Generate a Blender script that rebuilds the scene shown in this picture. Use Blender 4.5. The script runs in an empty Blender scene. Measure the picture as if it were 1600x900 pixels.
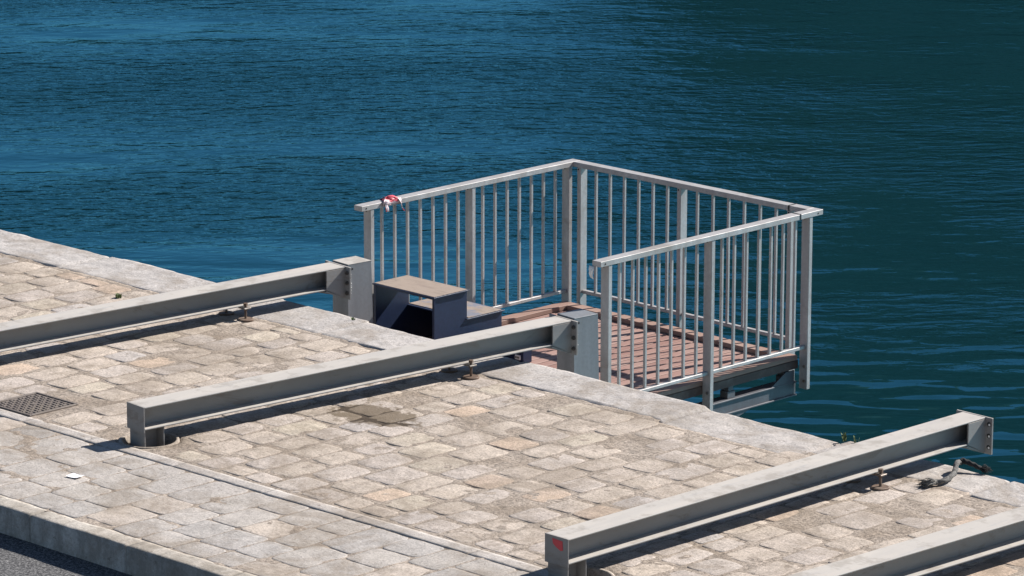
import bpy, bmesh, math, random
from mathutils import Vector, Matrix, noise
R = math.radians
random.seed(11)
scene = bpy.context.scene
COL = scene.collection

# ------------------------------------------------------------------ materials
class NT:
    """tiny helper round one node tree"""
    def __init__(self, name):
        self.m = bpy.data.materials.new(name); self.m.use_nodes = True
        self.t = self.m.node_tree; self.b = self.t.nodes['Principled BSDF']
        self.out = self.t.nodes['Material Output']
        self.tc = None
    def n(self, typ, **kw):
        x = self.t.nodes.new(typ)
        for k, v in kw.items(): setattr(x, k, v)
        return x
    def l(self, a, b): self.t.links.new(a, b)
    def co(self):
        if not self.tc:
            g = self.n('ShaderNodeNewGeometry'); self.tc = g.outputs['Position']
        return self.tc
    def mapping(self, scale=(1, 1, 1), loc=(0, 0, 0), rot=(0, 0, 0), src=None):
        m = self.n('ShaderNodeMapping'); m.inputs['Scale'].default_value = scale
        m.inputs['Location'].default_value = loc; m.inputs['Rotation'].default_value = rot
        self.l(src or self.co(), m.inputs['Vector']); return m.outputs['Vector']
    def noise(self, scale, detail=4, rough=.55, vec=None, dist=0):
        x = self.n('ShaderNodeTexNoise'); x.inputs['Scale'].default_value = scale
        x.inputs['Detail'].default_value = detail; x.inputs['Roughness'].default_value = rough
        x.inputs['Distortion'].default_value = dist
        self.l(vec or self.co(), x.inputs['Vector']); return x.outputs['Fac']
    def ramp(self, fac, stops, interp='LINEAR'):
        x = self.n('ShaderNodeValToRGB'); x.color_ramp.interpolation = interp
        e = x.color_ramp.elements
        while len(e) < len(stops): e.new(.5)
        for i, (p, c) in enumerate(stops):
            e[i].position = p
            e[i].color = (*c, 1) if isinstance(c, tuple) else (c, c, c, 1)
        self.l(fac, x.inputs['Fac']); return x.outputs['Color']
    def mix(self, fac, a, b, mode='MIX'):
        x = self.n('ShaderNodeMix', data_type='RGBA', blend_type=mode)
        for s, v in ((0, fac), (6, a), (7, b)):
            if hasattr(v, 'links') or hasattr(v, 'is_linked'): self.l(v, x.inputs[s])
            elif isinstance(v, tuple): x.inputs[s].default_value = (*v, 1)
            else: x.inputs[s].default_value = v
        return x.outputs[2]
    def math(self, op, a, b=0.0, clamp=False):
        x = self.n('ShaderNodeMath', operation=op, use_clamp=clamp)
        for i, v in enumerate((a, b)):
            if hasattr(v, 'is_linked'): self.l(v, x.inputs[i])
            else: x.inputs[i].default_value = v
        return x.outputs[0]
    def bump(self, h, strength=1.0, dist=.01, normal=None):
        x = self.n('ShaderNodeBump'); x.inputs['Strength'].default_value = strength
        x.inputs['Distance'].default_value = dist
        self.l(h, x.inputs['Height'])
        if normal: self.l(normal, x.inputs['Normal'])
        self.l(x.outputs['Normal'], self.b.inputs['Normal']); return x.outputs['Normal']
    def set(self, **kw):
        names = dict(color='Base Color', rough='Roughness', metal='Metallic', ior='IOR', spec='Specular IOR Level')
        for k, v in kw.items():
            s = self.b.inputs[names[k]]
            if hasattr(v, 'is_linked'): self.l(v, s)
            elif isinstance(v, tuple): s.default_value = (*v, 1)
            else: s.default_value = v
        return self

def metal(name, c1, c2, metallic=.3, r0=.42, r1=.62, streak=(6, .6, 6), dirt=None, dirt_lo=.58, bump=.0006):
    t = NT(name)
    a = t.noise(1, 6, .6, t.mapping(streak))
    b = t.noise(38, 4, .6)
    c = t.mix(t.ramp(a, [(.3, 0.), (.7, 1.)]), c1, c2)
    c = t.mix(t.math('MULTIPLY', t.ramp(b, [(.42, 0.), (.62, 1.)]), .5), c, tuple(v * .7 for v in c1))
    if dirt:
        d = t.ramp(t.noise(2.3, 8, .7, dist=.6), [(dirt_lo, 0.), (dirt_lo + .14, 1.)])
        c = t.mix(t.math('MULTIPLY', d, .65), c, dirt)
    t.set(color=c, metal=metallic, rough=t.math('MULTIPLY_ADD', a, r1 - r0))
    rn = t.math('ADD', t.math('MULTIPLY', a, r1 - r0), r0)
    t.set(rough=rn)
    t.bump(t.noise(60, 3, .6), .6, bump)
    return t.m

M = {}
def make_beam_mat():
    """dull galvanised steel painted paler on dusty upward faces to heighten sun-and-shade contrast"""
    t = NT('dusty_toplit_steel')
    a = t.noise(1, 6, .6, t.mapping((4, .8, 4)))
    c = t.mix(t.ramp(a, [(.3, 0.), (.7, 1.)]), (.255, .25, .24), (.19, .19, .19))
    d = t.ramp(t.noise(1, 7, .7, t.mapping((2.5, 2.5, 9)), .6), [(.56, 0.), (.70, 1.)])
    c = t.mix(t.math('MULTIPLY', d, .5), c, (.19, .155, .125))
    ru = t.ramp(t.noise(1, 8, .75, t.mapping((1.6, 1.6, 5)), 1.0), [(.55, 0.), (.62, 1.)])
    c = t.mix(t.math('MULTIPLY', ru, .45), c, (.13, .10, .08))
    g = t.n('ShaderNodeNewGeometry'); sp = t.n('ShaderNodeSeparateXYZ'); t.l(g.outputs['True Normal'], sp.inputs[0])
    dust_toplit = t.ramp(sp.outputs[2], [(.80, 0.), (.95, 1.)])  # dusty upward faces; sunlit brightness is also put into this paler colour
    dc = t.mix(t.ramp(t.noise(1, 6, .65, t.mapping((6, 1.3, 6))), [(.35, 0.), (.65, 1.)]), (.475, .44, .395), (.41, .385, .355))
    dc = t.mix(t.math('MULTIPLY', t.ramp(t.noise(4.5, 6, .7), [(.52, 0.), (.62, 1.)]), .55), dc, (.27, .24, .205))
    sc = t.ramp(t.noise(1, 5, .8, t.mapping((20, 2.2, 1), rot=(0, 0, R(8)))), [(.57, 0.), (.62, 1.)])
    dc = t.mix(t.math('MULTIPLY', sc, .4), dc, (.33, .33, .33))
    c = t.mix(dust_toplit, c, dc)
    t.set(color=c, metal=.05, rough=.62, spec=.35)
    t.bump(t.noise(60, 3, .6), .5, .0006)
    return t.m
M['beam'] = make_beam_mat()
M['galv'] = metal('galvanised_steel', (.455, .442, .435), (.32, .305, .295), .25, .48, .68, (11, 11, 2.2), (.24, .21, .18), .55)
M['bracket'] = metal('weathered_steel', (.25, .26, .275), (.175, .185, .20), .2, .45, .65, (7, 7, .8), (.24, .20, .16), .6)
M['substeel'] = metal('stained_steel', (.12, .125, .14), (.08, .085, .098), .2, .5, .7, (7, 7, .8), (.10, .075, .06), .58)
M['rust'] = metal('rusty_steel', (.17, .11, .075), (.10, .07, .055), .25, .6, .8, (20, 20, 20), (.25, .2, .16), .5)
M['bolt'] = metal('bolt_steel', (.28, .26, .24), (.18, .165, .15), .5, .4, .6, (30, 30, 30), (.16, .09, .05), .5)
M['darkbolt'] = metal('grimy_bolt_steel', (.09, .08, .07), (.05, .045, .04), .3, .5, .7, (30, 30, 30))
M['navy'] = metal('navy_paint', (.005, .015, .050), (.009, .021, .060), 0, .38, .55, (3, 3, 3), (.07, .08, .11), .62)
M['gasket'] = NT('black_rubber').set(color=(.012, .012, .013), rough=.7).m
M['iron'] = metal('cast_iron', (.185, .155, .135), (.14, .117, .105), .2, .55, .75, (8, 8, 8), (.19, .16, .13), .5)
M['white'] = NT('white_plastic').set(color=(.78, .77, .74), rough=.5).m
M['paper'] = NT('white_paper').set(color=(.82, .82, .84), rough=.8).m
M['red'] = NT('red_paint').set(color=(.50, .045, .06), rough=.6).m
M['dark'] = NT('dark_bolt_hole').set(color=(.015, .014, .013), rough=.9).m

def make_tape():
    t = NT('red_white_tape')
    uv = t.n('ShaderNodeUVMap').outputs['UV']
    f = t.noise(1.1, 1, .5, vec=t.mapping((1, 1, 1), src=uv))
    c = t.mix(t.ramp(f, [(.48, 0.), (.52, 1.)], 'LINEAR'), (.56, .075, .105), (.66, .54, .56))
    t.set(color=c, rough=.5)
    return t.m
M['tape'] = make_tape()

def make_tread(lo):
    t = NT('worn_ply_tread')
    g = t.noise(2.5, 8, .75, t.mapping((1, 3, 1)))
    c = t.ramp(g, [(.3, (.20, .155, .125)), (.5, (.29, .23, .185)), (.7, (.18, .145, .12))])
    wear = t.ramp(t.noise(3.1, 7, .7), [(lo, 0.), (lo + .08, 1.)])
    c = t.mix(t.math('MULTIPLY', wear, .75), c, (.13, .155, .215))
    t.set(color=c, rough=.75); t.bump(t.noise(120, 3, .6), .5, .001)
    return t.m
M['tread'] = make_tread(.60)
M['tread_blue'] = make_tread(.50)

def make_wood(name, c1, c2, c3):
    t = NT(name)
    at = t.n('ShaderNodeAttribute', attribute_name='tone').outputs['Fac']
    g = t.noise(1, 6, .6, t.mapping((60, 3, 60)))
    c = t.mix(t.ramp(g, [(.3, 0.), (.7, 1.)]), c1, c2)
    c = t.mix(t.math('MULTIPLY', at, .8), c, c3)
    d = t.ramp(t.noise(2.2, 7, .7), [(.5, 0.), (.68, 1.)])
    c = t.mix(t.math('MULTIPLY', d, .35), c, (.36, .29, .25))
    t.set(color=c, rough=.7); t.bump(g, .5, .0015)
    return t.m
M['deck'] = make_wood('red_brown_decking', (.26, .14, .112), (.205, .11, .09), (.36, .23, .19))
M['curb'] = make_wood('brown_timber', (.28, .17, .13), (.21, .125, .098), (.32, .21, .165))

M['fascia'] = make_wood('shade_toned_timber', (.085, .046, .037), (.06, .034, .029), (.09, .052, .042))  # brown darkened so the board's shaded side is in its colour

def stain_fac(t):
    """wet-looking old spill between a few stones, plus small spots"""
    v = t.mapping((1 / .42, 1 / .26, 1), (-.30 / .42, 1.86 / .26, 0))
    vx = t.n('ShaderNodeSeparateXYZ'); t.l(v, vx.inputs[0])
    d = t.math('SQRT', t.math('ADD', t.math('POWER', vx.outputs[0], 2), t.math('POWER', vx.outputs[1], 2)))
    n = t.noise(9, 5, .65)
    s = t.math('ADD', d, t.math('MULTIPLY', t.math('SUBTRACT', n, .5), 2.2))
    return t.ramp(s, [(.75, 1.), (1.2, 0.)])

def make_stone(name, greyness, joint=False, fleck=1.0):
    t = NT(name)
    at = t.n('ShaderNodeAttribute', attribute_name='tone')
    base = at.outputs['Color']
    if joint:
        base = t.ramp(t.noise(2.2, 5, .6), [(.35, (.235, .195, .155)), (.5, (.31, .265, .22)), (.65, (.225, .19, .155))])
    big = t.noise(1.1, 5, .6)
    c = t.mix(t.math('MULTIPLY', t.ramp(big, [(.35, 0.), (.7, 1.)]), .45), base, greyness)
    blot = t.ramp(t.noise(7, 6, .7, dist=.5), [(.35, .78), (.55, 1.), (.75, 1.1)])
    c = t.mix(1.0, c, blot, 'MULTIPLY')
    c = t.mix(1.0, c, (1.10, 1.08, 1.08), 'MULTIPLY')
    f1 = t.noise(40 if joint else 55, 5, .9)
    sp = t.ramp(f1, [(.38, .10 if joint else .38), (.46, .75 if joint else .88), (.54, 1.12), (.64, 1.7 if joint else 1.35)])
    c = t.mix(.85 * fleck, c, sp, 'MULTIPLY')
    # worn pits and dark specks
    pits = t.ramp(t.noise(13, 6, .8), [(.60, 0.), (.64, 1.)])
    c = t.mix(t.math('MULTIPLY', pits, .7), c, (.13, .105, .085))
    vo = t.n('ShaderNodeTexVoronoi'); vo.inputs['Scale'].default_value = 3.1; vo.inputs['Randomness'].default_value = 1.0
    t.l(t.co(), vo.inputs['Vector'])
    wv = t.n('ShaderNodeSeparateColor'); t.l(vo.outputs['Color'], wv.inputs[0])
    rad = t.math('MULTIPLY', t.math('SUBTRACT', wv.outputs[0], .55), .26)
    spot = t.math('LESS_THAN', t.math('ADD', vo.outputs['Distance'], t.math('MULTIPLY', t.math('SUBTRACT', t.noise(30, 3, .6), .5), .09)), rad)
    c = t.mix(t.math('MULTIPLY', spot, .38), c, (.17, .15, .13))
    gr = t.ramp(t.noise(1.7, 7, .72, dist=.8), [(.46, 0.), (.62, 1.)])
    c = t.mix(t.math('MULTIPLY', gr, .55), c, (.20, .16, .12))
    st = stain_fac(t)
    if name == 'kerb_stone':
        dr = t.ramp(t.noise(1, 6, .7, t.mapping((9, 2, 1.2))), [(.42, 0.), (.62, 1.)])
        c = t.mix(t.math('MULTIPLY', dr, .45), c, (.17, .15, .12))
    if name == 'coping_stone':
        ln = t.ramp(t.noise(1, 6, .7, t.mapping((2.5, 16, 1), rot=(0, 0, R(12))), .6), [(.52, 0.), (.66, 1.)])
        c = t.mix(t.math('MULTIPLY', ln, .4), c, (.25, .24, .24))
    c = t.mix(t.math('MULTIPLY', st, .8 if not joint else .95), c, (.115, .085, .052) if not joint else (.05, .035, .022))
    t.set(color=c, rough=.88, spec=.25)
    h = t.math('ADD', t.math('MULTIPLY', f1, .35), t.math('MULTIPLY', t.noise(16, 5, .65), 1.0))
    t.bump(h, .9, .012 if joint else .0085)
    return t.m
M['sett'] = make_stone('limestone_sett', (.40, .35, .315))
M['bed'] = make_stone('gravel_joint', (.37, .325, .275), True)
M['slab'] = make_stone('grey_paver', (.375, .355, .34), fleck=.8)
M['kerb'] = make_stone('kerb_stone', (.38, .365, .335), fleck=.6)
M['coping'] = make_stone('coping_stone', (.385, .365, .35), fleck=.8)

def make_asphalt():
    t = NT('asphalt')
    f = t.noise(48, 4, .95)
    c = t.ramp(f, [(.38, (.012, .012, .014)), (.5, (.055, .055, .058)), (.62, (.26, .255, .25))])
    t.set(color=c, rough=.9); t.bump(f, .8, .006); return t.m
M['asphalt'] = make_asphalt()

def make_wall():
    t = NT('quay_masonry')
    b = t.n('ShaderNodeTexBrick'); b.inputs['Scale'].default_value = 1
    b.inputs['Brick Width'].default_value = .9; b.inputs['Row Height'].default_value = .38
    b.inputs['Mortar Size'].default_value = .012
    b.inputs['Color1'].default_value = (.30, .27, .23, 1); b.inputs['Color2'].default_value = (.24, .22, .19, 1)
    b.inputs['Mortar'].default_value = (.12, .11, .09, 1)
    v = t.mapping((1, 1, 1), rot=(R(-90), 0, 0)); t.l(v, b.inputs['Vector'])
    c = t.mix(t.ramp(t.noise(3, 6, .7), [(.4, 0.), (.75, .7)]), b.outputs['Color'], (.07, .075, .055))
    t.set(color=c, rough=.9); t.bump(t.noise(14, 6, .7), .7, .03); return t.m
M['wall'] = make_wall()

def make_water():
    t = NT('harbour_water')
    # axes turned so that x runs along the wave crests; everything in metres
    r1 = t.mapping((1, 1, 1), rot=(0, 0, R(-44)))
    r2 = t.mapping((1, 1, 1), rot=(0, 0, R(-52)))
    q = t.n('ShaderNodeSeparateXYZ'); t.l(r1, q.inputs[0])
    qx, qy = q.outputs[0], q.outputs[1]
    def band(v, stops, scale, off=0.0):
        return t.ramp(t.math('MULTIPLY', t.math('ADD', v, off), 1 / scale), stops)
    sw = t.noise(1, 1, .5, t.mapping((.5, 1.1, 1), src=r1))
    lens = t.noise(1, .6, .4, t.mapping((1.5, 3.2, 1), loc=(3, 7, 0), src=r1), .25)
    ch = t.noise(1, 1.2, .5, t.mapping((2.9, 6.4, 1), loc=(1, 4, 0), src=r2), .4)
    cp = t.noise(1, 2.5, .55, t.mapping((7.5, 14.0, 1), loc=(9, 2, 0), src=r1), .5)
    # cat's paws: ruffled and calmer patches of wind
    gust = t.ramp(t.noise(1, 3, .55, t.mapping((.12, .22, 1), loc=(4.2, 1.3, 0), src=r1), .6), [(.40, .30), (.58, 1.4)])
    # the lee of the quay is smooth, the open basin ruffled
    lee = band(qy, [(.0, .0), (.24, .04), (.42, .8), (.55, 1.0), (.70, .62), (.82, 1.35), (.92, .8)], 24.0)
    smo = band(qy, [(.0, 1.0), (.28, 1.0), (.42, .45), (.7, .25)], 24.0)
    a_f = t.math('MULTIPLY', gust, lee)
    h = t.math('ADD', t.math('MULTIPLY', sw, .05), t.math('MULTIPLY', t.math('MULTIPLY', lens, smo), .046))
    h = t.math('ADD', h, t.math('MULTIPLY', t.math('MULTIPLY', ch, a_f), .031))
    h = t.math('ADD', h, t.math('MULTIPLY', t.math('MULTIPLY', cp, a_f), .0125))
    depth = t.mix(t.noise(.12, 2, .5), WATER_A, WATER_B)
    t.set(color=depth, rough=.9, spec=0.0)
    nrm = t.bump(h, 1.0, 1.0)
    t.t.links.remove(t.b.inputs['Normal'].links[0])
    gl = t.n('ShaderNodeBsdfGlossy'); gl.inputs['Roughness'].default_value = .035; gl.inputs['Color'].default_value = WATER_GLOSS
    t.l(nrm, gl.inputs['Normal'])
    fr = t.n('ShaderNodeFresnel'); fr.inputs['IOR'].default_value = 1.62; t.l(nrm, fr.inputs['Normal'])
    mx = t.n('ShaderNodeMixShader'); t.l(fr.outputs[0], mx.inputs[0]); t.l(t.b.outputs[0], mx.inputs[1]); t.l(gl.outputs[0], mx.inputs[2])
    t.l(mx.outputs[0], t.out.inputs['Surface'])
    return t.m
WATER_A, WATER_B, WATER_GLOSS = (.003, .021, .028), (.004, .027, .034), (.27, .76, 1.0, 1)
M['water'] = make_water()

def make_hill():
    t = NT('wooded_slope')
    c = t.ramp(t.noise(.10, 8, .7), [(.36, (.02, .03, .018)), (.5, (.09, .09, .055)), (.60, (.24, .21, .15))])
    t.set(color=c, rough=.95, spec=.1); return t.m
M['hill'] = make_hill()

def make_rope():
    t = NT('old_rope')
    c = t.ramp(t.noise(60, 4, .7), [(.35, (.05, .048, .045)), (.55, (.15, .145, .135)), (.7, (.24, .23, .21))])
    t.set(color=c, rough=.95); t.bump(t.noise(110, 3, .7), .8, .004); return t.m
M['rope'] = make_rope()
M['rope_dark'] = NT('tarred_rope').set(color=(.02, .02, .02), rough=.9).m
M['weed'] = NT('weed_leaf').set(color=(.11, .15, .055), rough=.8).m

# ------------------------------------------------------------------ mesh helpers
class MB:
    def __init__(self): self.v = []; self.f = []; self.c = []; self.sm = []; self.uv = None
    def add(self, verts, faces, tone=None, smooth=False):
        o = len(self.v); self.v += [tuple(x) for x in verts]
        for f in faces: self.f.append(tuple(i + o for i in f)); self.sm.append(smooth)
        self.c += [tone or (.5, .5, .5)] * len(verts)
        return self
    def box(self, x0, x1, y0, y1, z0, z1, b=.003, tone=None, mat=None):
        """bevelled box: every edge carries a small chamfer"""
        b = min(b, (x1 - x0) * .4, (y1 - y0) * .4, (z1 - z0) * .4)
        bm = bmesh.new(); bmesh.ops.create_cube(bm, size=1)
        for v in bm.verts:
            v.co.x = x0 if v.co.x < 0 else x1
            v.co.y = y0 if v.co.y < 0 else y1
            v.co.z = z0 if v.co.z < 0 else z1
        if b > 0: bmesh.ops.bevel(bm, geom=bm.edges[:], offset=b, segments=1, affect='EDGES', profile=.5)
        if mat is not None: bm.transform(mat)
        bm.verts.index_update()
        self.add([v.co[:] for v in bm.verts], [[v.index for v in f.verts] for f in bm.faces], tone)
        bm.free(); return self
    def prism(self, prof, axis, a0, a1, tone=None):
        """extrude a 2D outline (list of (u,v)) along x, y or z"""
        def P(u, v, a): return {'x': (a, u, v), 'y': (u, a, v), 'z': (u, v, a)}[axis]
        n = len(prof)
        vs = [P(u, v, a0) for u, v in prof] + [P(u, v, a1) for u, v in prof]
        fs = [tuple(range(n))[::-1], tuple(range(n, 2 * n))]
        fs += [(i, (i + 1) % n, n + (i + 1) % n, n + i) for i in range(n)]
        return self.add(vs, fs, tone)
    def cyl(self, p0, p1, r, n=12, r1=None, tone=None):
        p0, p1 = Vector(p0), Vector(p1); d = (p1 - p0).normalized()
        a = d.orthogonal().normalized(); b = d.cross(a); r1 = r if r1 is None else r1
        vs = [p0 + (a * math.cos(2 * math.pi * i / n) + b * math.sin(2 * math.pi * i / n)) * r for i in range(n)]
        vs += [p1 + (a * math.cos(2 * math.pi * i / n) + b * math.sin(2 * math.pi * i / n)) * r1 for i in range(n)]
        fs = [tuple(range(n))[::-1], tuple(range(n, 2 * n))]
        fs += [(i, (i + 1) % n, n + (i + 1) % n, n + i) for i in range(n)]
        return self.add(vs, fs, tone)
    def tube(self, pts, rad, n=8, twist=None):
        """swept tube; rad may be a list; twist gives a laid-rope outline"""
        vs, fs = [], []; m = len(pts)
        for k, p in enumerate(pts):
            d = (Vector(pts[min(k + 1, m - 1)]) - Vector(pts[max(k - 1, 0)])).normalized()
            a = d.cross(Vector((0, 0, 1)))
            a = a.normalized() if a.length > 1e-4 else Vector((1, 0, 0)); b = a.cross(d)
            r = rad[k] if isinstance(rad, (list, tuple)) else rad
            for i in range(n):
                th = 2 * math.pi * i / n
                rr = r * (1 + (.16 * math.cos(3 * th + twist * k) if twist else 0))
                vs.append(Vector(p) + (a * math.cos(th) + b * math.sin(th)) * rr)
        for k in range(m - 1):
            for i in range(n):
                j = (i + 1) % n
                fs.append((k * n + i, k * n + j, (k + 1) * n + j, (k + 1) * n + i))
        fs.append(tuple(range(n))); fs.append(tuple(range((m - 1) * n, m * n))[::-1])
        return self.add(vs, fs, None, True)
    def build(self, name, mat, parent=None):
        me = bpy.data.meshes.new(name); me.from_pydata(self.v, [], self.f); me.update()
        at = me.color_attributes.new('tone', 'FLOAT_COLOR', 'POINT')
        flat = []
        for c in self.c: flat += [c[0], c[1], c[2], 1.0]
        at.data.foreach_set('color', flat)
        me.polygons.foreach_set('use_smooth', self.sm)
        bm = bmesh.new(); bm.from_mesh(me); bmesh.ops.recalc_face_normals(bm, faces=bm.faces[:]); bm.to_mesh(me); bm.free()
        me.materials.append(mat)
        o = bpy.data.objects.new(name, me); COL.objects.link(o)
        if parent: o.parent = parent
        return o

def tag(o, label, cat, group=None):
    o['label'] = label; o['category'] = cat
    if group: o['group'] = group
    return o
def struct(o, kind='structure'): o['kind'] = kind; return o
def empty(name, loc=(0, 0, 0), rz=0):
    o = bpy.data.objects.new(name, None); COL.objects.link(o)
    o.location = loc; o.rotation_euler = (0, 0, rz); o.empty_display_size = .2
    return o
def copy_tree(o, parent=None):
    c = o.copy(); COL.objects.link(c); c.parent = parent
    for ch in list(o.children): copy_tree(ch, c)
    return c
def nz(x, y, z=0.0): return noise.noise(Vector((x, y, z)))
def rnd(a, b): return random.uniform(a, b)

# ------------------------------------------------------------------ camera, light, world
cam = bpy.data.cameras.new('camera'); cam.lens = 151.388; cam.sensor_width = 36; cam.clip_end = 2000; cam.clip_start = .5
co = bpy.data.objects.new('camera', cam); COL.objects.link(co)
co.location = (21.73354, -22.31188, 8.14972); co.rotation_euler = (1.33189, -.00199, .77578)
scene.camera = co

SUN_EL, SUN_AZ = 38.0, 17.0          # azimuth measured from +Y (out to sea) towards +X
sd = Vector((math.sin(R(SUN_AZ)) * math.cos(R(SUN_EL)), math.cos(R(SUN_AZ)) * math.cos(R(SUN_EL)), math.sin(R(SUN_EL))))
sun = bpy.data.lights.new('sun', 'SUN'); sun.energy = 5.0; sun.angle = R(.5); sun.color = (1, .945, .885)
so = bpy.data.objects.new('sun', sun); COL.objects.link(so); so.location = sd * 60
so.rotation_euler = (-sd).to_track_quat('-Z', 'Y').to_euler()
w = bpy.data.worlds.new('World'); scene.world = w; w.use_nodes = True
bg = w.node_tree.nodes['Background']; sky = w.node_tree.nodes.new('ShaderNodeTexSky')
sky.sky_type = 'NISHITA'; sky.sun_disc = False; sky.sun_elevation = R(SUN_EL); sky.sun_rotation = R(SUN_AZ)
sky.dust_density = .4; sky.ozone_density = 3.5; sky.air_density = 1.0
w.node_tree.links.new(sky.outputs[0], bg.inputs[0]); bg.inputs[1].default_value = .055
vs = scene.view_settings; vs.view_transform = 'Standard'; vs.look = 'None'; vs.gamma = 1; vs.exposure = .78
vs.use_curve_mapping = False

# ------------------------------------------------------------------ quay, paving, kerb, road
X0, X1 = -14.0, 13.0
SOCKETS = [(-.345, -3.40), (3.98, -3.57)]      # recesses round the two visible beam feet
def in_socket(x, y, r=.235): return any((x - a) ** 2 + (y - b) ** 2 < r * r for a, b in SOCKETS)

def superstone(mb, cx, cy, lx, ly, tone, z=0.0, h=.003, n=40, jit=.05, p=None, chip=.04):
    """one worn sett: squared outline with chipped edges, flat top, barely proud of its joints"""
    seed = rnd(0, 100); p = p or rnd(7.0, 18.0)
    rings = [(1.0, -.03, 0), (.995, -.0035, 0), (.972, -.0005, 0), (.90, h * .6, 1), (.5, h, 1)]
    rot = rnd(-.05, .05); vs = []; fs = []
    tilt = (rnd(-1, 1) * .007, rnd(-1, 1) * .007)
    corner = [rnd(-jit, jit * .2) for _ in range(4)]
    for s, zz, top in rings:
        for i in range(n):
            th = 2 * math.pi * (i + .5) / n
            c, sn = math.cos(th), math.sin(th)
            k = (abs(c) ** p + abs(sn) ** p) ** (-1 / p)
            q = int(th / (math.pi / 2)) % 4
            k *= 1 + corner[q] * abs(math.sin(2 * th)) ** 3 + chip * nz(c * 1.6 + seed, sn * 1.6, seed) + chip * .45 * nz(c * 6 + seed, sn * 6, seed)
            x, y = c * k * lx / 2 * s, sn * k * ly / 2 * s
            zq = z + zz + tilt[0] * x + tilt[1] * y
            if top: zq += .0022 * nz(x * 12 + seed, y * 12, 3)
            vs.append((cx + x * math.cos(rot) - y * math.sin(rot), cy + x * math.sin(rot) + y * math.cos(rot), zq))
    m = len(rings)
    for k in range(m - 1):
        for i in range(n):
            j = (i + 1) % n; fs.append((k * n + i, k * n + j, (k + 1) * n + j, (k + 1) * n + i))
    vs.append((cx, cy, z + h)); o = m * n
    for i in range(n): fs.append(((m - 1) * n + i, (m - 1) * n + (i + 1) % n, o))
    mb.add(vs, fs, tone, True)

def sett_tone(grey=False):
    r = random.random(); k = rnd(.90, 1.08)
    if grey:
        c = (.37, .345, .312) if r < .6 else (.345, .328, .305) if r < .88 else (.41, .36, .305)
    else:
        c = (.415, .362, .30) if r < .5 else (.40, .358, .315) if r < .84 else (.455, .355, .265) if r < .89 else \
            (.44, .39, .31) if r < .95 else (.375, .35, .325)
    return tuple(v * k for v in c)

# coping blocks: (x start, x end, inner y, outer y, top z, roughness)
BLOCKS = [(-14, -12.2), (-12.2, -10.4), (-10.4, -8.7), (-8.7, -6.6), (-6.6, -4.80), (-4.80, -2.72), (-2.72, -1.72), (-1.72, -.02),
          (-.02, 1.86), (1.86, 3.12), (3.12, 4.55), (4.55, 6.2), (6.2, 8.1), (8.1, 10.2), (10.2, 13)]
INNER = [-.52, -.53, -.52, -.53, -.525, -.53, -.535, -.525, -.515, -.57, -.40, -.44, -.46, -.44, -.46]
OUTER = [.0, .02, .0, .03, .03, .06, .045, -.01, .02, .0, .05, .06, .04, .03, .04]
def inner_edge(x):
    for (a, b), i in zip(BLOCKS, INNER):
        if a <= x < b: return i
    return -.42

mb = MB(); x = X0
while x < X1:
    wd = rnd(.225, .315); cx = x + wd / 2
    y = -3.59 + rnd(-.2, .0); top = inner_edge(cx) - .03
    while y < top - .05:
        ln = rnd(.29, .42); y1 = min(y + ln, top)
        if top - y1 < .13: y1 = top
        y0 = max(y, -3.585)
        if y1 - y0 > .1:
            cy = (y0 + y1) / 2
            if not in_socket(cx, cy, .30) and not (-1.92 < cx < -1.36 and -3.62 < cy < -3.12):
                gap = rnd(.018, .05)
                if random.random() > .03:
                    superstone(mb, cx + rnd(-.012, .012), cy, wd - gap * .8, (y1 - y0) - gap, sett_tone(),
                               z=rnd(-.0018, .0015) - .0025 * max(0, nz(cx * .45, cy * .45, 8)), h=rnd(.001, .003))
        y = y1
    x += wd
struct(mb.build('pavement', M['sett']))

mb = MB(); x = X0                       # lower walkway: larger, tighter, greyer pavers
while x < X1:
    wd = rnd(.25, .36); cx = x + wd / 2; y = -4.985 + rnd(-.25, 0)
    while y < -3.80:
        y1 = min(y + rnd(.30, .46), -3.728); y0 = max(y, -4.985)
        if -3.728 - y1 < .14: y1 = -3.728
        if y1 - y0 > .09:
            superstone(mb, cx, (y0 + y1) / 2, wd - rnd(.004, .014), y1 - y0 - rnd(.004, .014), sett_tone(True), z=rnd(-.003, -.0005),
                       h=rnd(.001, .0025), jit=.03, p=rnd(10, 18), chip=.022)
        y = y1
    x += wd
struct(mb.build('walkway', M['slab']))

def grid_sheet(name, x0, x1, y0, y1, step, zf, mat, kind='structure'):
    nx = int((x1 - x0) / step); ny = int((y1 - y0) / step); vs = []; fs = []
    for j in range(ny + 1):
        for i in range(nx + 1):
            xx = x0 + (x1 - x0) * i / nx; yy = y0 + (y1 - y0) * j / ny; vs.append((xx, yy, zf(xx, yy)))
    for j in range(ny):
        for i in range(nx):
            a = j * (nx + 1) + i; fs.append((a, a + 1, a + nx + 2, a + nx + 1))
    m = MB(); m.add(vs, fs, None, True); o = m.build(name, mat); o['kind'] = kind; return o
def bed_z(x, y):
    z = -.0022 + .0028 * nz(x * 1.7, y * 1.7) + .0065 * nz(x * 9, y * 9, 4) - .012 * max(0, nz(x * 5, y * 5, 21) - .28)
    if y > inner_edge(x) + .05: z -= .06
    if y < -3.6: z -= .0022
    for a, b in SOCKETS:
        d = math.hypot(x - a, y - b)
        if d < .215: z = -.075 + .025 * nz(x * 22, y * 22) if d < .175 else z - .075 * (.215 - d) / .04
    return z
grid_sheet('pavement_bed', X0, X1, -5.02, -.02, .035, bed_z, M['bed'])

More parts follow.
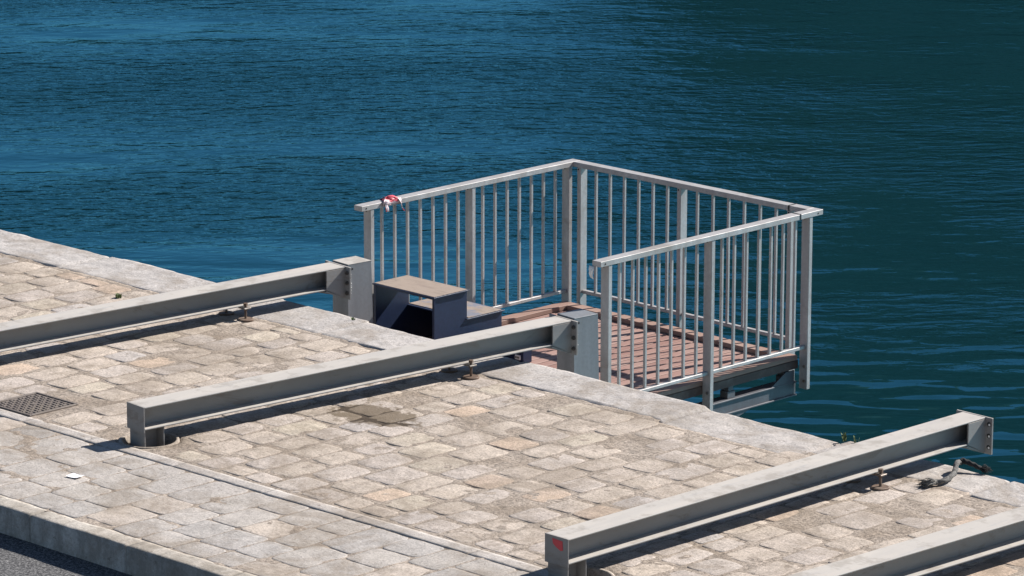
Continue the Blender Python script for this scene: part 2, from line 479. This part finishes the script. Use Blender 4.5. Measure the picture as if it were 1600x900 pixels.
def stone_block(mb, x0, x1, y0, y1, ztop, zbot, tone, r=.02, step=.03, rough=.004, seed=0, wob=.012, quay=False):
    """squared stone with rounded, slightly chipped arrises"""
    sr = 6.0 if quay else 1.0
    nx = max(3, int((x1 - x0) / step)); ny = max(3, int((y1 - y0) / step)); vs = []; fs = []
    for j in range(ny + 1):
        for i in range(nx + 1):
            u = i / nx; v = j / ny
            xx = x0 + (x1 - x0) * u; yy = y0 + (y1 - y0) * v
            yy += (wob * nz(xx * 1.6, seed, 1) + wob * .5 * nz(xx * 7, seed, 5)) * (1 if v > .5 else .4) * abs(2 * v - 1)
            d = min((xx - x0) * sr, (x1 - xx) * sr, (yy - y0) * (sr if quay else 1), (y1 - yy)); d = max(0, d)
            rr = r * (1 + .8 * nz(xx * 5, yy * 5, seed))
            dz = 0 if d >= rr else rr * (1 - math.sqrt(max(0, 1 - (1 - d / rr) ** 2)))
            zz = ztop - dz * .8 + rough * nz(xx * 2.2, yy * 2.2, seed) + rough * .6 * nz(xx * 9, yy * 9, seed + 2)
            vs.append((xx, yy, zz))
    for j in range(ny):
        for i in range(nx):
            a = j * (nx + 1) + i; fs.append((a, a + 1, a + nx + 2, a + nx + 1))
    edge = [i for i in range(nx + 1)] + [j * (nx + 1) + nx for j in range(1, ny + 1)] + \
           [ny * (nx + 1) + i for i in range(nx - 1, -1, -1)] + [j * (nx + 1) for j in range(ny - 1, 0, -1)]
    o = len(vs)
    for e in edge: vs.append((vs[e][0], vs[e][1], zbot))
    n = len(edge)
    for k in range(n): fs.append((edge[(k + 1) % n], edge[k], o + k, o + (k + 1) % n))
    mb.add(vs, fs, tone, True)

mb = MB()
for k, ((a, b), yi, yo) in enumerate(zip(BLOCKS, INNER, OUTER)):
    rough = .012 if k == 9 else .0045
    t = rnd(.92, 1.05); tone = (.40 * t, .382 * t, .36 * t) if k not in (9, 10) else (.41 * t, .385 * t, .355 * t)
    stone_block(mb, a + .008, b - .008, yi, yo, rnd(.002, .007) - (.012 if k == 9 else 0), -.36, tone,
                r=.035 if k in (8, 9) else .02, rough=rough, seed=k * 3.7, wob=.02 if k == 9 else .012, quay=True)
struct(mb.build('coping', M['coping']))

mb = MB(); x = X0; k = 0
while x < X1:
    ln = rnd(.9, 1.25)
    t = rnd(.93, 1.06); stone_block(mb, x + .002, x + ln - .002, -5.155, -4.99, .002, -.30, (.45 * t, .42 * t, .37 * t), r=.008, step=.028, rough=.003, seed=k * 2.1 + 50, wob=.008)
    x += ln; k += 1
struct(mb.build('kerb', M['kerb']))
mb = MB(); x = X0; k = 0
while x < X1:
    ln = rnd(.7, 1.1)
    t = rnd(.93, 1.06); stone_block(mb, x + .002, x + ln - .002, -3.728, -3.60, .0005, -.1, (.39 * t, .365 * t, .335 * t), r=.003, step=.028, rough=.0015, seed=k * 1.3 + 150, wob=.003)
    x += ln; k += 1
struct(mb.build('paving_border', M['slab']))

grid_sheet('road', -40, 40, -60, -5.14, .8, lambda x, y: -.185 + .004 * nz(x * .5, y * .5), M['asphalt'])
mb = MB(); mb.box(X0, X1, -5.0, -.03, -4.5, -.10, 0); struct(mb.build('quay_wall', M['wall']))

# ------------------------------------------------------------------ water and the far wooded shore that it mirrors
WZ = -1.75
mb = MB(); mb.add([(-300, -.02, WZ), (300, -.02, WZ), (300, 400, WZ), (-300, 400, WZ)], [(0, 1, 2, 3)]); struct(mb.build('water', M['water']))

VD = Vector((-math.sin(.77578), math.cos(.77578), 0)); VR = Vector((VD.y, -VD.x, 0))
def hill_h(azd):
    """crest elevation in degrees, by azimuth right of the picture's middle"""
    base = 3.4 + 1.8 * nz(azd * .11, 4) + 1.2 * nz(azd * .5, 9)
    s = 1 / (1 + math.exp(-(azd - 1.9 - 1.5 * nz(azd * .8, 31)) * 1.5)); e = 1 / (1 + math.exp((azd - 26) * .25))
    return base + (12.8 + 3.2 * nz(azd * .9, 17)) * s * e
vs_, fs_ = [], []; NA, ND = 150, 16
for i in range(NA + 1):
    azd = -60 + 110 * i / NA; d = VD * math.cos(R(azd)) + VR * math.sin(R(azd))
    top = math.tan(R(hill_h(azd))) * 150
    for j in range(ND + 1):
        f = j / ND; dist = 118 + 60 * f
        zz = WZ - 1 + top * (math.sin(min(f / .6, 1) * math.pi / 2) if f < .6 else 1 - .35 * (f - .6)) + 2.4 * nz(azd * .9, f * 9, 2) * min(1, f * 4)
        p = Vector((21.7, -22.3, 0)) + d * dist; vs_.append((p.x, p.y, zz))
for i in range(NA):
    for j in range(ND):
        a = i * (ND + 1) + j; fs_.append((a, a + ND + 1, a + ND + 2, a + 1))
mb = MB(); mb.add(vs_, fs_, None, True); struct(mb.build('hill', M['hill']))

# ------------------------------------------------------------------ steel beams (local frame: origin on the quay edge line, axis +Y)
T, BH, HW = .273, .167, .1015            # top height, depth, half width
def make_beam(ya, ye, bolted=True):
    t = empty('steel_beam')
    m = MB()
    m.box(-HW, HW, ya, ye, T - .011, T, .003); m.box(-HW, HW, ya, ye, T - BH, T - BH + .011, .003)
    m.box(-.0045, .0045, ya, ye, T - BH + .011, T - .011, 0)
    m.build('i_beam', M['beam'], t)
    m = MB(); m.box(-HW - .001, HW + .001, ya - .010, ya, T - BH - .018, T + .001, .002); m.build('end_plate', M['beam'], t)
    m = MB()                              # stub foot under the land end
    m.box(-.088, .088, ya + .004, ya + .014, -.10, T - BH - .001, .002); m.box(-.088, .088, ya + .165, ya + .175, -.10, T - BH - .001, .002)
    m.box(-.0045, .0045, ya + .014, ya + .165, -.10, T - BH - .001, 0)
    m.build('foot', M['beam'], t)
    # head: two side cheeks, gusset and bolted plate
    for s in (1, -1):
        m = MB(); x0, x1 = (HW - .009, HW + .003) if s > 0 else (-HW - .003, -HW + .009)
        pr = [(ye - .185, T - BH + .004), (ye - .185, T - .012), (ye, T - .012), (ye, T - BH - .085)]
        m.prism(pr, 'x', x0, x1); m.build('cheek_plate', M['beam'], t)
    m = MB(); pr = [(ye - .30, T - BH - .001), (ye, T - BH - .001), (ye, T - BH - .085)]
    m.prism(pr, 'x', -.006, .006)
    m.prism([(ye - .185, T - BH - .002), (ye - .02, T - BH - .078), (ye - .02, T - BH - .085), (ye - .195, T - BH - .010)], 'x', -HW, HW)
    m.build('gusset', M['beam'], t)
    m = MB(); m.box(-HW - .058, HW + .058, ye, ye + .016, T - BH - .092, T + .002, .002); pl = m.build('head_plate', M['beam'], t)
    for s in (1, -1):
        for k in range(3):
            zz = T - .045 - k * .082
            if not bolted:
                hx = s * (HW + .032)
                m = MB(); m.cyl((hx, ye - .0015, zz), (hx, ye - .0002, zz), .0165, 18); ho = m.build('bolt_hole', M['dark'], pl)
                m = MB(); m.cyl((hx + .004, ye - .003, zz - .003), (hx + .004, ye - .0016, zz - .003), .0085, 14); m.build('painted_hole_glint', M['white'], pl)  # pale disc painted in as the sunlit inside of the hole
                continue
            m = MB(); m.cyl((s * (HW + .032), ye - .014, zz), (s * (HW + .032), ye - .0005, zz), .0155, 6)
            m.cyl((s * (HW + .032), ye - .022, zz), (s * (HW + .032), ye - .014, zz), .008, 8)
            m.build('bolt', M['darkbolt'], pl)
    return t
def add_anchor(t, y):
    for s in (1, -1):
        x = s * .127
        m = MB(); m.cyl((x, y, .014), (x, y, .128), .0095, 10); m.cyl((x, y, .082), (x, y, .094), .018, 6); m.cyl((x, y, .119), (x, y, .138), .0175, 6)
        a = m.build('levelling_screw', M['rust'], t)
        m = MB(); m.cyl((x, y, .012), (x, y, .016), .062, 24, .055); m.cyl((x, y, 0.0), (x, y, .012), .062, 24); m.build('base_plate', M['rust'], a)
        m = MB(); m.box(min(x, x - s * .055) - .03 * (s < 0), max(x, x - s * .055) + .03 * (s > 0), y - .032, y + .032, T - BH - .013, T - BH - .0015, .002); m.build('clamp', M['bolt'], a)
GB = 'steel anchor beams across the quay'
beam2 = make_beam(-3.524, .375); add_anchor(beam2, -.62)
beam2.location = (0, 0, 0); beam2.rotation_euler.z = -.1
tag(beam2, 'grey steel beam with both ends in view, running to the post inside the platform railing', 'steel beam', GB)
beam1 = copy_tree(beam2); beam1.location = (-2.4696, 0, 0)
tag(beam1, 'grey steel beam running off the left edge to the post beside the navy steps', 'steel beam', GB)
beam3 = make_beam(-3.693, .405, False); add_anchor(beam3, -.73)
beam3.location = (3.9355, 0, 0); beam3.rotation_euler.z = -.0127
tag(beam3, 'grey steel beam with a red mark on its end, free head plate over water', 'steel beam', GB)
beam4 = copy_tree(beam3); beam4.location = (5.6985, 0, 0); beam4.rotation_euler.z = -.0452
tag(beam4, 'grey steel beam cut off by the bottom right corner of the photo', 'steel beam', GB)
m = MB(); px = [(-.034, T - .016), (.056, T - .021), (.060, T - .080), (.042, T - .086), (.0, T - .068), (-.026, T - .05)]
m.prism(px, 'y', -3.693 - .0125, -3.693 - .0102); m.build('red_mark', M['red'], beam3)

for (sx, sy), lab in zip(SOCKETS, ('worn round rim in the paving round the foot of the middle beam', 'worn round rim in the paving round the foot of the red marked beam')):
    m = MB(); n = 40; vs_ = []; fs_ = []
    for i in range(n):
        th = 2 * math.pi * i / n
        for r, z in ((.185, -.09), (.187, -.002), (.197, .003), (.213, .002), (.218, -.03)):
            q = r * (1 + .02 * nz(math.cos(th) * 2, math.sin(th) * 2, sx)); vs_.append((q * math.cos(th), q * math.sin(th), z))
    for i in range(n):
        j = (i + 1) % n
        for k in range(4): fs_.append((i * 5 + k, j * 5 + k, j * 5 + k + 1, i * 5 + k + 1))
    m.add(vs_, fs_, (.34, .30, .25), True); o = m.build('socket_rim', M['sett']); o.location = (sx, sy, 0)
    tag(o, lab, 'socket rim', 'round recesses at the beam feet')

# ------------------------------------------------------------------ boarding platform
XL, XR, YA, YB, YD, RZ = -2.6334, .0327, .7924, 3.3246, .7436, .6488
BOT = -.4473; DZ = -.575
plat = empty('boarding_platform', (-1.3, 2.0, DZ))
tag(plat, 'railed steel platform with red-brown deck hung over the water beside the quay', 'platform')
class P(MB):                              # platform parts: modelled in place, stored relative to the Empty
    def build(self, name, mat, parent=plat):
        o = super().build(name, mat, parent)
        o.data.transform(Matrix.Translation(-Vector(plat.location))); return o
H = .04525
def hrail(x0, x1, y0, y1): return P().box(x0, x1, y0, y1, RZ - .042, RZ, .002)
hl = hrail(XL - H, XL + H, YA, YB).build('handrail', M['galv'])
hf = hrail(XL + H + .001, XR - H - .001, YB - 2 * H, YB).build('handrail', M['galv'])
hn = hrail(XR - H, XR + H, YD, YB).build('handrail', M['galv'])
def sub(mb, name, mat, parent):           # sub-part of a part that sits at the Empty's origin
    return mb.build(name, mat, parent)
sub(P().box(-.205 - .006, -.205 + .006, YB - 2 * H - .003, YB + .003, RZ - .045, RZ + .003, 0), 'gasket', M['gasket'], hf)
sub(P().box(XR - H - .003, XR + H + .003, 3.045, 3.057, RZ - .045, RZ + .003, 0), 'gasket', M['gasket'], hn)
for hr_, xx, yy in ((hl, XL + H, YA + .05), (hn, XR + H, YD + .05), (hn, XR + H, YB - .06)):
    P().cyl((xx, yy, RZ - .023), (xx + .002, yy, RZ - .023), .007, 8).build('fixing_hole', M['dark'], hr_)
ZP = -.81
def side(posts, fixed, along, nb, hr, perp=.083, thin=.042):
    for q in posts:
        b = (fixed - perp / 2, fixed + perp / 2, q - thin / 2, q + thin / 2) if along == 'y' else (q - thin / 2, q + thin / 2, fixed - perp / 2, fixed + perp / 2)
        p = P().box(*b, ZP, RZ - .042, .004).build('post', M['galv'])
        hz = RZ - .058
        hx = (fixed - perp * .1, q - thin / 2, hz) if along == 'y' else (q - thin * .1, fixed - perp / 2, hz)
        P().cyl(hx, (hx[0], hx[1] - .002, hz), .0075, 8).build('fixing_hole', M['dark'], p)
        # bolts through the foot of the post
        for dz in (-.62, -.74):
            c = (fixed + perp * .2, q - thin / 2, dz) if along == 'y' else (q + thin / 2, fixed, dz)
            e = (c[0], c[1] - .012, c[2]) if along == 'y' else (c[0] + .012, c[1], c[2])
            P().cyl(c, e, .012, 6).build('bolt', M['bolt'], p)
    for a, b in zip(posts[:-1], posts[1:]):
        lo, hi = a + thin / 2 + .0005, b - thin / 2 - .0005
        bb = (fixed - .02, fixed + .02, lo, hi) if along == 'y' else (lo, hi, fixed - .02, fixed + .02)
        P().box(*bb, BOT - .028, BOT, .003).build('bottom_rail', M['galv'])
        for k in range(nb):
            q = a + (b - a) * (k + 1) / (nb + 1); h = .011
            bb = (fixed - h, fixed + h, q - h, q + h) if along == 'y' else (q - h, q + h, fixed - h, fixed + h)
            P().box(*bb, BOT + .0005, RZ - .0425, .002).build('baluster', M['galv'])
side([.913, 2.063, 3.21], XL, 'y', 7, hl)
side([-2.525, -1.395, -.205], YB - H, 'x', 6, hf)
side([.855, 2.025, 3.186], XR, 'y', 7, hn)
# deck boards run out to sea; brown kerb boards along three edges
m = P(); x = -2.555
while x < -.03:
    k = random.random(); m.box(x, min(x + .090, -.03), .14, 3.13, DZ - .028, DZ + rnd(-.001, .001), .003, (k, k, k)); x += .105
m.build('deck', M['deck'])
KT = DZ + .040
P().box(-2.585, -2.475, .66, 3.15, DZ + .002, KT, .003, (.2, .2, .2)).build('curb_board', M['curb'])
P().box(-2.472, -.112, 3.04, 3.15, DZ + .002, KT, .003, (.6, .6, .6)).build('curb_board', M['curb'])
P().box(-.11, -.012, .12, 3.15, DZ + .002, KT, .003, (.4, .4, .4)).build('curb_board', M['curb'])
for x0 in (-2.60, -.025):
    P().box(x0, x0 + .012, .12, 3.16, DZ - .07, DZ - .002, .002, (.1, .1, .1)).build('fascia', M['fascia'])
for y in (.35, 1.05, 1.75, 2.38, 3.05):
    P().box(-2.55, -.04, y - .03, y + .03, DZ - .115, DZ - .030, .002).build('joist', M['substeel'])
for xc in (-2.50, -.075):                 # cantilever beams under both sides, with raking struts to the wall
    P().box(xc - .06, xc + .06, .05, 3.15, -.762, -.75, .002).box(xc - .06, xc + .06, .05, 3.15, -.87, -.858, .002) \
        .box(xc - .004, xc + .045, .05, 3.15, -.858, -.762, 0).build('cantilever_beam', M['substeel'])
    for y in (2.38, 3.05):
        P().box(xc - .04, xc + .04, y - .045, y + .045, -.75, DZ - .116, .002).build('packer', M['substeel'])
    P().prism([(2.84, -.752), (3.12, -.752), (3.12, DZ - .08), (3.02, DZ - .08)], 'x', xc + .046, xc + .056).build('gusset', M['substeel'])
    P().prism([(2.62, -.871), (2.34, -.871), (-.02, -1.72), (-.02, -1.55)], 'x', xc - .05, xc + .05).build('strut', M['substeel'])
# box columns that the two quay beams bolt to
for bx in (-2.4696, 0.0):
    cx = bx + .1 * .52
    c = P(); A = Matrix.Translation((cx, .52, 0)) @ Matrix.Rotation(-.1, 4, 'Z')
    vs_ = []
    for z, e in ((-.9, .035), (T + .006, 0.0)):
        for dx, dy in ((-.1, -.118), (.1, -.118), (.1, .115 + e), (-.1, .115 + e)): vs_.append(A @ Vector((dx, dy, z)))
    c.add(vs_, [(3, 2, 1, 0), (4, 5, 6, 7), (0, 1, 5, 4), (1, 2, 6, 5), (2, 3, 7, 6), (3, 0, 4, 7)])
    col = c.build('column', M['bracket'])
    P().box(-.101, .101, -.117, .116, T + .0065, T + .012, .001, mat=A).build('cap_plate', M['beam' if bx < -1 else 'bracket'], col)
    P().cyl(A @ Vector((.100, -.075, T - .03)), A @ Vector((.1025, -.075, T - .03)), .008, 10).build('hole', M['dark'], col)
    # flaking paint along the bolted joint
    f = P()
    for k in range(24):
        z = T - .045 - .195 * k / 24; y0 = -.092 + .012 * nz(k * .6, bx)
        pr = [(y0 + rnd(-.009, -.002), z + .009), (y0 + rnd(.001, .010), z + rnd(-.003, .003)), (y0 + rnd(-.006, .002), z - .009)]
        f.add([A @ Vector((.1012 + .0002 * (k % 5), yy, zz)) for yy, zz in pr] + [A @ Vector((.1042 + .0002 * (k % 5), sum(p[0] for p in pr) / 3, sum(p[1] for p in pr) / 3))],
              [(0, 1, 3), (1, 2, 3), (2, 0, 3)])
    f.build('paint_flakes', M['white'], col)
P().box(-2.55, .05, .46, .58, -.88, -.78, .003).build('cross_beam', M['substeel'])

# ------------------------------------------------------------------ navy steps
st = empty('boarding_steps', (-2.20, 1.25, DZ))
tag(st, 'navy blue two-step box stair with worn tan treads standing on the deck', 'steps')
def S_(mb, name, mat, parent=st):
    o = mb.build(name, mat, parent); o.data.transform(Matrix.Translation(-Vector(st.location))); return o
sx0, sx1 = -2.535, -1.865
up = S_(MB().box(sx0 - .02, sx1 + .02, .87, 1.265, .004, .014, .001), 'upper_tread', M['navy'])
S_(MB().box(sx0 - .010, sx1 + .006, .882, 1.253, .0142, .018, .0015), 'tread_board', M['tread'], up)
lo = S_(MB().box(sx0 - .02, sx1 + .02, 1.24, 1.665, -.232, -.222, .001), 'lower_tread', M['navy'])
S_(MB().box(sx0 - .008, sx1 + .004, 1.268, 1.645, -.2218, -.217, .0015), 'tread_board', M['tread_blue'], lo)
for a in (sx0, sx1 - .006):
    pr = [(.885, DZ), (.885, .0035), (1.255, .0035), (1.255, -.2325), (1.65, -.2325), (1.65, DZ)]
    S_(MB().prism(pr, 'x', a, a + .006), 'side_panel', M['navy'])
S_(MB().box(sx0 + .006, sx1 - .006, 1.64, 1.648, DZ + .01, -.2325, .001), 'back_panel', M['navy'])
S_(MB().box(sx0 + .006, sx1 - .006, .886, .892, -.010, .0038, .001), 'front_lip', M['navy'])
for a in (sx0 - .012, sx1 - .012):
    S_(MB().box(a, a + .024, .878, .890, DZ, .0035, .001), 'edge_angle', M['navy'])

bx = empty('navy_box', (-1.72, 1.52, DZ))
tag(bx, 'low navy box with a small white fitting, on the deck behind the middle beam', 'box')
def B_(mb, name, mat, parent=bx):
    o = mb.build(name, mat, parent); o.data.transform(Matrix.Translation(-Vector(bx.location))); return o
bb = B_(MB().box(-2.0, -1.475, 1.50, 1.60, DZ + .002, DZ + .20, .003), 'body', M['navy'])
B_(MB().box(-2.0, -1.470, 1.49, 1.61, DZ + .201, DZ + .212, .002), 'lid', M['navy'])
fm = MB(); fm.box(-1.558, -1.500, 1.488, 1.4995, DZ + .03, DZ + .068, .002); fo = B_(fm, 'white_fitting', M['white'])
dm = MB()
for q in (-1.545, -1.529, -1.513): dm.box(q - .005, q + .005, 1.486, 1.4878, DZ + .042, DZ + .056, 0)
B_(dm, 'socket_hole', M['dark'], fo)

# ------------------------------------------------------------------ small things
def ribbon(pts, wdir, width, jit=.004):
    m = MB(); vs_ = []; fs_ = []
    for k, p in enumerate(pts):
        w_ = Vector(wdir).normalized() * width * (.75 + .4 * random.random())
        for s in (-.5, -.17, .17, .5):
            q = Vector(p) + w_ * s + Vector((rnd(-jit, jit), rnd(-jit, jit), rnd(-jit, jit))); vs_.append(q)
    for k in range(len(pts) - 1):
        for s in range(3):
            a = k * 4 + s; fs_.append((a, a + 1, a + 5, a + 4))
    m.add(vs_, fs_, None, True); return m
def with_uv(o, sc=9.0):
    me = o.data; uv = me.uv_layers.new(name='UVMap')
    for l in me.loops:
        v = me.vertices[l.vertex_index].co; uv.data[l.index].uv = ((v.x + v.y) * sc, v.z * sc + v.y * 3)
    s = o.modifiers.new('thickness', 'SOLIDIFY'); s.thickness = .0015; return o
tp = empty('barrier_tape', (XL, 1.12, RZ))
tag(tp, 'scrap of red and white barrier tape knotted over the left handrail', 'tape')
def tape(pts, wd, width, name):
    return with_uv(ribbon(pts, wd, width).build(name, M['tape'], tp))
tape([(.055, -.05, -.035), (.052, -.045, .002), (.03, -.03, .012), (0, -.02, .018), (-.03, -.01, .012), (-.05, 0,   .004), (-.053, .0, -.03)], (0, 1, .1), .07, 'knot')
tape([(.05, .03, -.03), (.048, .03, .006), (.02, .025, .022), (-.02, .02, .024), (-.05, .02, .004)], (0, 1, .05), .10, 'knot')
tape([(.057, -.08, -.005), (.058, -.04, -.012), (.058, .01, -.006), (.057, .06, -.012), (.056, .10, -.004)], (0, 0, 1), .030, 'knot')
tape([(.056, -.10, -.03), (.05, -.085, .01), (.02, -.05, .024), (.0, .0, .028), (.02, .05, .022), (.05, .08, .008), (.058, .10, -.03), (.062, .11, -.075), (.064, .125, -.10)], (.6, -.5, .1), .042, 'tail')
tape([(.02, -.06, .02), (.05, -.07, .008), (.056, -.07, -.02), (.057, -.062, -.05), (.058, -.058, -.085)], (0, 1, 0), .036, 'tail')
tape([(.03, -.04, .02), (.052, .0, .010), (.057, .02, -.012), (.057, .05, -.016), (.054, .09, .005)], (.2, 0, 1), .02, 'tail')

ts = empty('tape_scrap', (XR - .048, YD - .012, RZ - .02))
tag(ts, 'torn pale scrap of tape hanging under the land end of the near handrail', 'tape')
for k in range(5):
    dx = rnd(-.012, .03); pts = [(dx, 0, -.022), (dx + rnd(-.004, .004), -.004, -.05), (dx + rnd(-.008, .008), rnd(-.01, .004), -.08), (dx + rnd(-.01, .01), rnd(-.012, .006), -.095 - rnd(0, .03))]
    o = ribbon(pts, (1, .2, 0), .012, .002).build('shred', M['white'], ts); s = o.modifiers.new('thickness', 'SOLIDIFY'); s.thickness = .001

rp = empty('mooring_rope', (4.24, -.25, .012))
tag(rp, 'short frayed end of grey and black rope lying over the quay edge', 'rope')
key = [(.035, -.17, .012), (.06, -.10, .018), (.035, .02, .03), (-.01, .10, .045), (-.055, .17, .062), (-.075, .225, .05)]
def smooth(keys, n):
    out = []
    for i in range(len(keys) - 1):
        p0 = Vector(keys[max(i - 1, 0)]); p1 = Vector(keys[i]); p2 = Vector(keys[i + 1]); p3 = Vector(keys[min(i + 2, len(keys) - 1)])
        for k in range(n):
            t_ = k / n
            out.append(.5 * ((2 * p1) + (-p0 + p2) * t_ + (2 * p0 - 5 * p1 + 4 * p2 - p3) * t_ * t_ + (-p0 + 3 * p1 - 3 * p2 + p3) * t_ ** 3))
    out.append(Vector(keys[-1])); return out
pts = smooth(key, 12); MB().tube(pts, .018, 14, .55).build('strand', M['rope'], rp)
key2 = [(-.075, .225, .045), (-.065, .245, .06), (-.03, .25, .055), (.01, .262, .045), (.05, .275, .03), (.09, .295, .008)]
pts = smooth(key2, 10); MB().tube(pts, [.020 - .007 * i / len(pts) for i in range(len(pts))], 12, .6).build('tarred_end', M['rope_dark'], rp)
def fray(c, d, n, ln, mat, spread, name):
    m = MB()
    for _ in range(n):
        p = Vector(c) + Vector((rnd(-.014, .014), rnd(-.014, .014), rnd(-.008, .012)))
        v = (Vector(d) + Vector((rnd(-spread, spread), rnd(-spread, spread), rnd(-.25, .35)))).normalized() * ln * rnd(.5, 1.1)
        q = [p, p + v * .5 + Vector((0, 0, rnd(-.01, .012))), p + v + Vector((0, 0, rnd(-.02, .0)))]
        for k in q: k.z = max(k.z, -.004)
        m.tube(q, [.0035, .003, .0014], 5)
    return m.build(name, mat, rp)
fray((.035, -.17, .016), (-.35, -1, -.1), 130, .12, M['rope'], .45, 'frayed_end')
fray((.07, .285, .02), (1, .4, -.1), 40, .07, M['rope_dark'], .8, 'frayed_end')

mh = empty('manhole_cover', (-1.64, -3.375, 0))
tag(mh, 'square rusty cast iron manhole cover set in the paving at the left edge', 'manhole cover')
m = MB(); s = .235
for a in ((-s, s, -s + .01, -s + .03), (-s, s, s - .03, s - .01), (-s, -s + .02, -s + .03, s - .03), (s - .02, s, -s + .03, s - .03)): m.box(*a, -.03, .010, .002)
m.build('frame', M['iron'], mh)
m = MB(); q = s - .024; m.box(-q, q, -q + .01, q - .01, -.03, .003, .001)
for i in range(11):
    for j in range(10):
        cx = -q + .03 + i * (2 * q - .06) / 10; cy = -q + .035 + j * (2 * q - .07) / 9
        if abs(cx) < .03 and abs(cy) < .03: continue
        L, W = (.014, .006) if (i + j) % 2 else (.006, .014)
        m.box(cx - L, cx + L, cy - W, cy + W, .0028, .009, .0015)
m.cyl((0, 0, .003), (0, 0, .008), .022, 16)
m.build('lid', M['iron'], mh)

m = MB(); vs_ = []
pw, ph = .048, .036
for j in range(5):
    for i in range(5):
        u, v = i / 4 - .5, j / 4 - .5
        vs_.append((u * 2 * pw + v * .012, v * 2 * ph, .004 + .006 * abs(u) ** 2 * 4 + .003 * v))
fs_ = [(j * 5 + i, j * 5 + i + 1, j * 5 + i + 6, j * 5 + i + 5) for j in range(4) for i in range(4)]
m.add(vs_, fs_); o = m.build('paper_scrap', M['paper']); o.location = (.017, -4.37, .006); o.rotation_euler.z = .2
so_ = o.modifiers.new('thickness', 'SOLIDIFY'); so_.thickness = .001
tag(o, 'small white scrap of paper lying on the grey walkway pavers', 'paper')

def weed(loc, n, h, lab):
    m = MB()
    for k in range(n):
        a = rnd(0, 6.28); l_ = h * rnd(.5, 1.1); d = Vector((math.cos(a), math.sin(a), 0)) * l_ * rnd(.2, .7)
        p = Vector((rnd(-.02, .02), rnd(-.02, .02), 0)); b = d.orthogonal().normalized() * .004
        q = p + d * .5 + Vector((0, 0, l_ * .7)); e = p + d + Vector((0, 0, l_ * .9))
        pr = Vector((-d.y, d.x, 0)).normalized() * .0045
        m.add([p - pr, p + pr, q + pr * 1.3, q - pr * 1.3, e], [(0, 1, 2, 3), (3, 2, 4)])
    o = m.build('weed', M['weed']); o.location = loc
    tag(o, lab, 'weed', 'small weeds in the stone joints'); return o
weed((3.12, -.0, .0), 10, .07, 'thin weed sprouting from the quay edge behind the red marked beam')
weed((3.22, .015, .0), 6, .055, 'thin weed sprouting from the quay edge behind the red marked beam')
weed((-3.65, -.86, .0), 26, .045, 'low weed tuft between setts behind the beam running off the left edge')
weed((-1.80, -.04, .005), 5, .028, 'tiny weed in the coping joint just left of the navy steps')
for name in ('weed', 'weed.001'): bpy.data.objects[name]['label'] = 'thin weed sprouting from the quay edge behind the red marked beam'
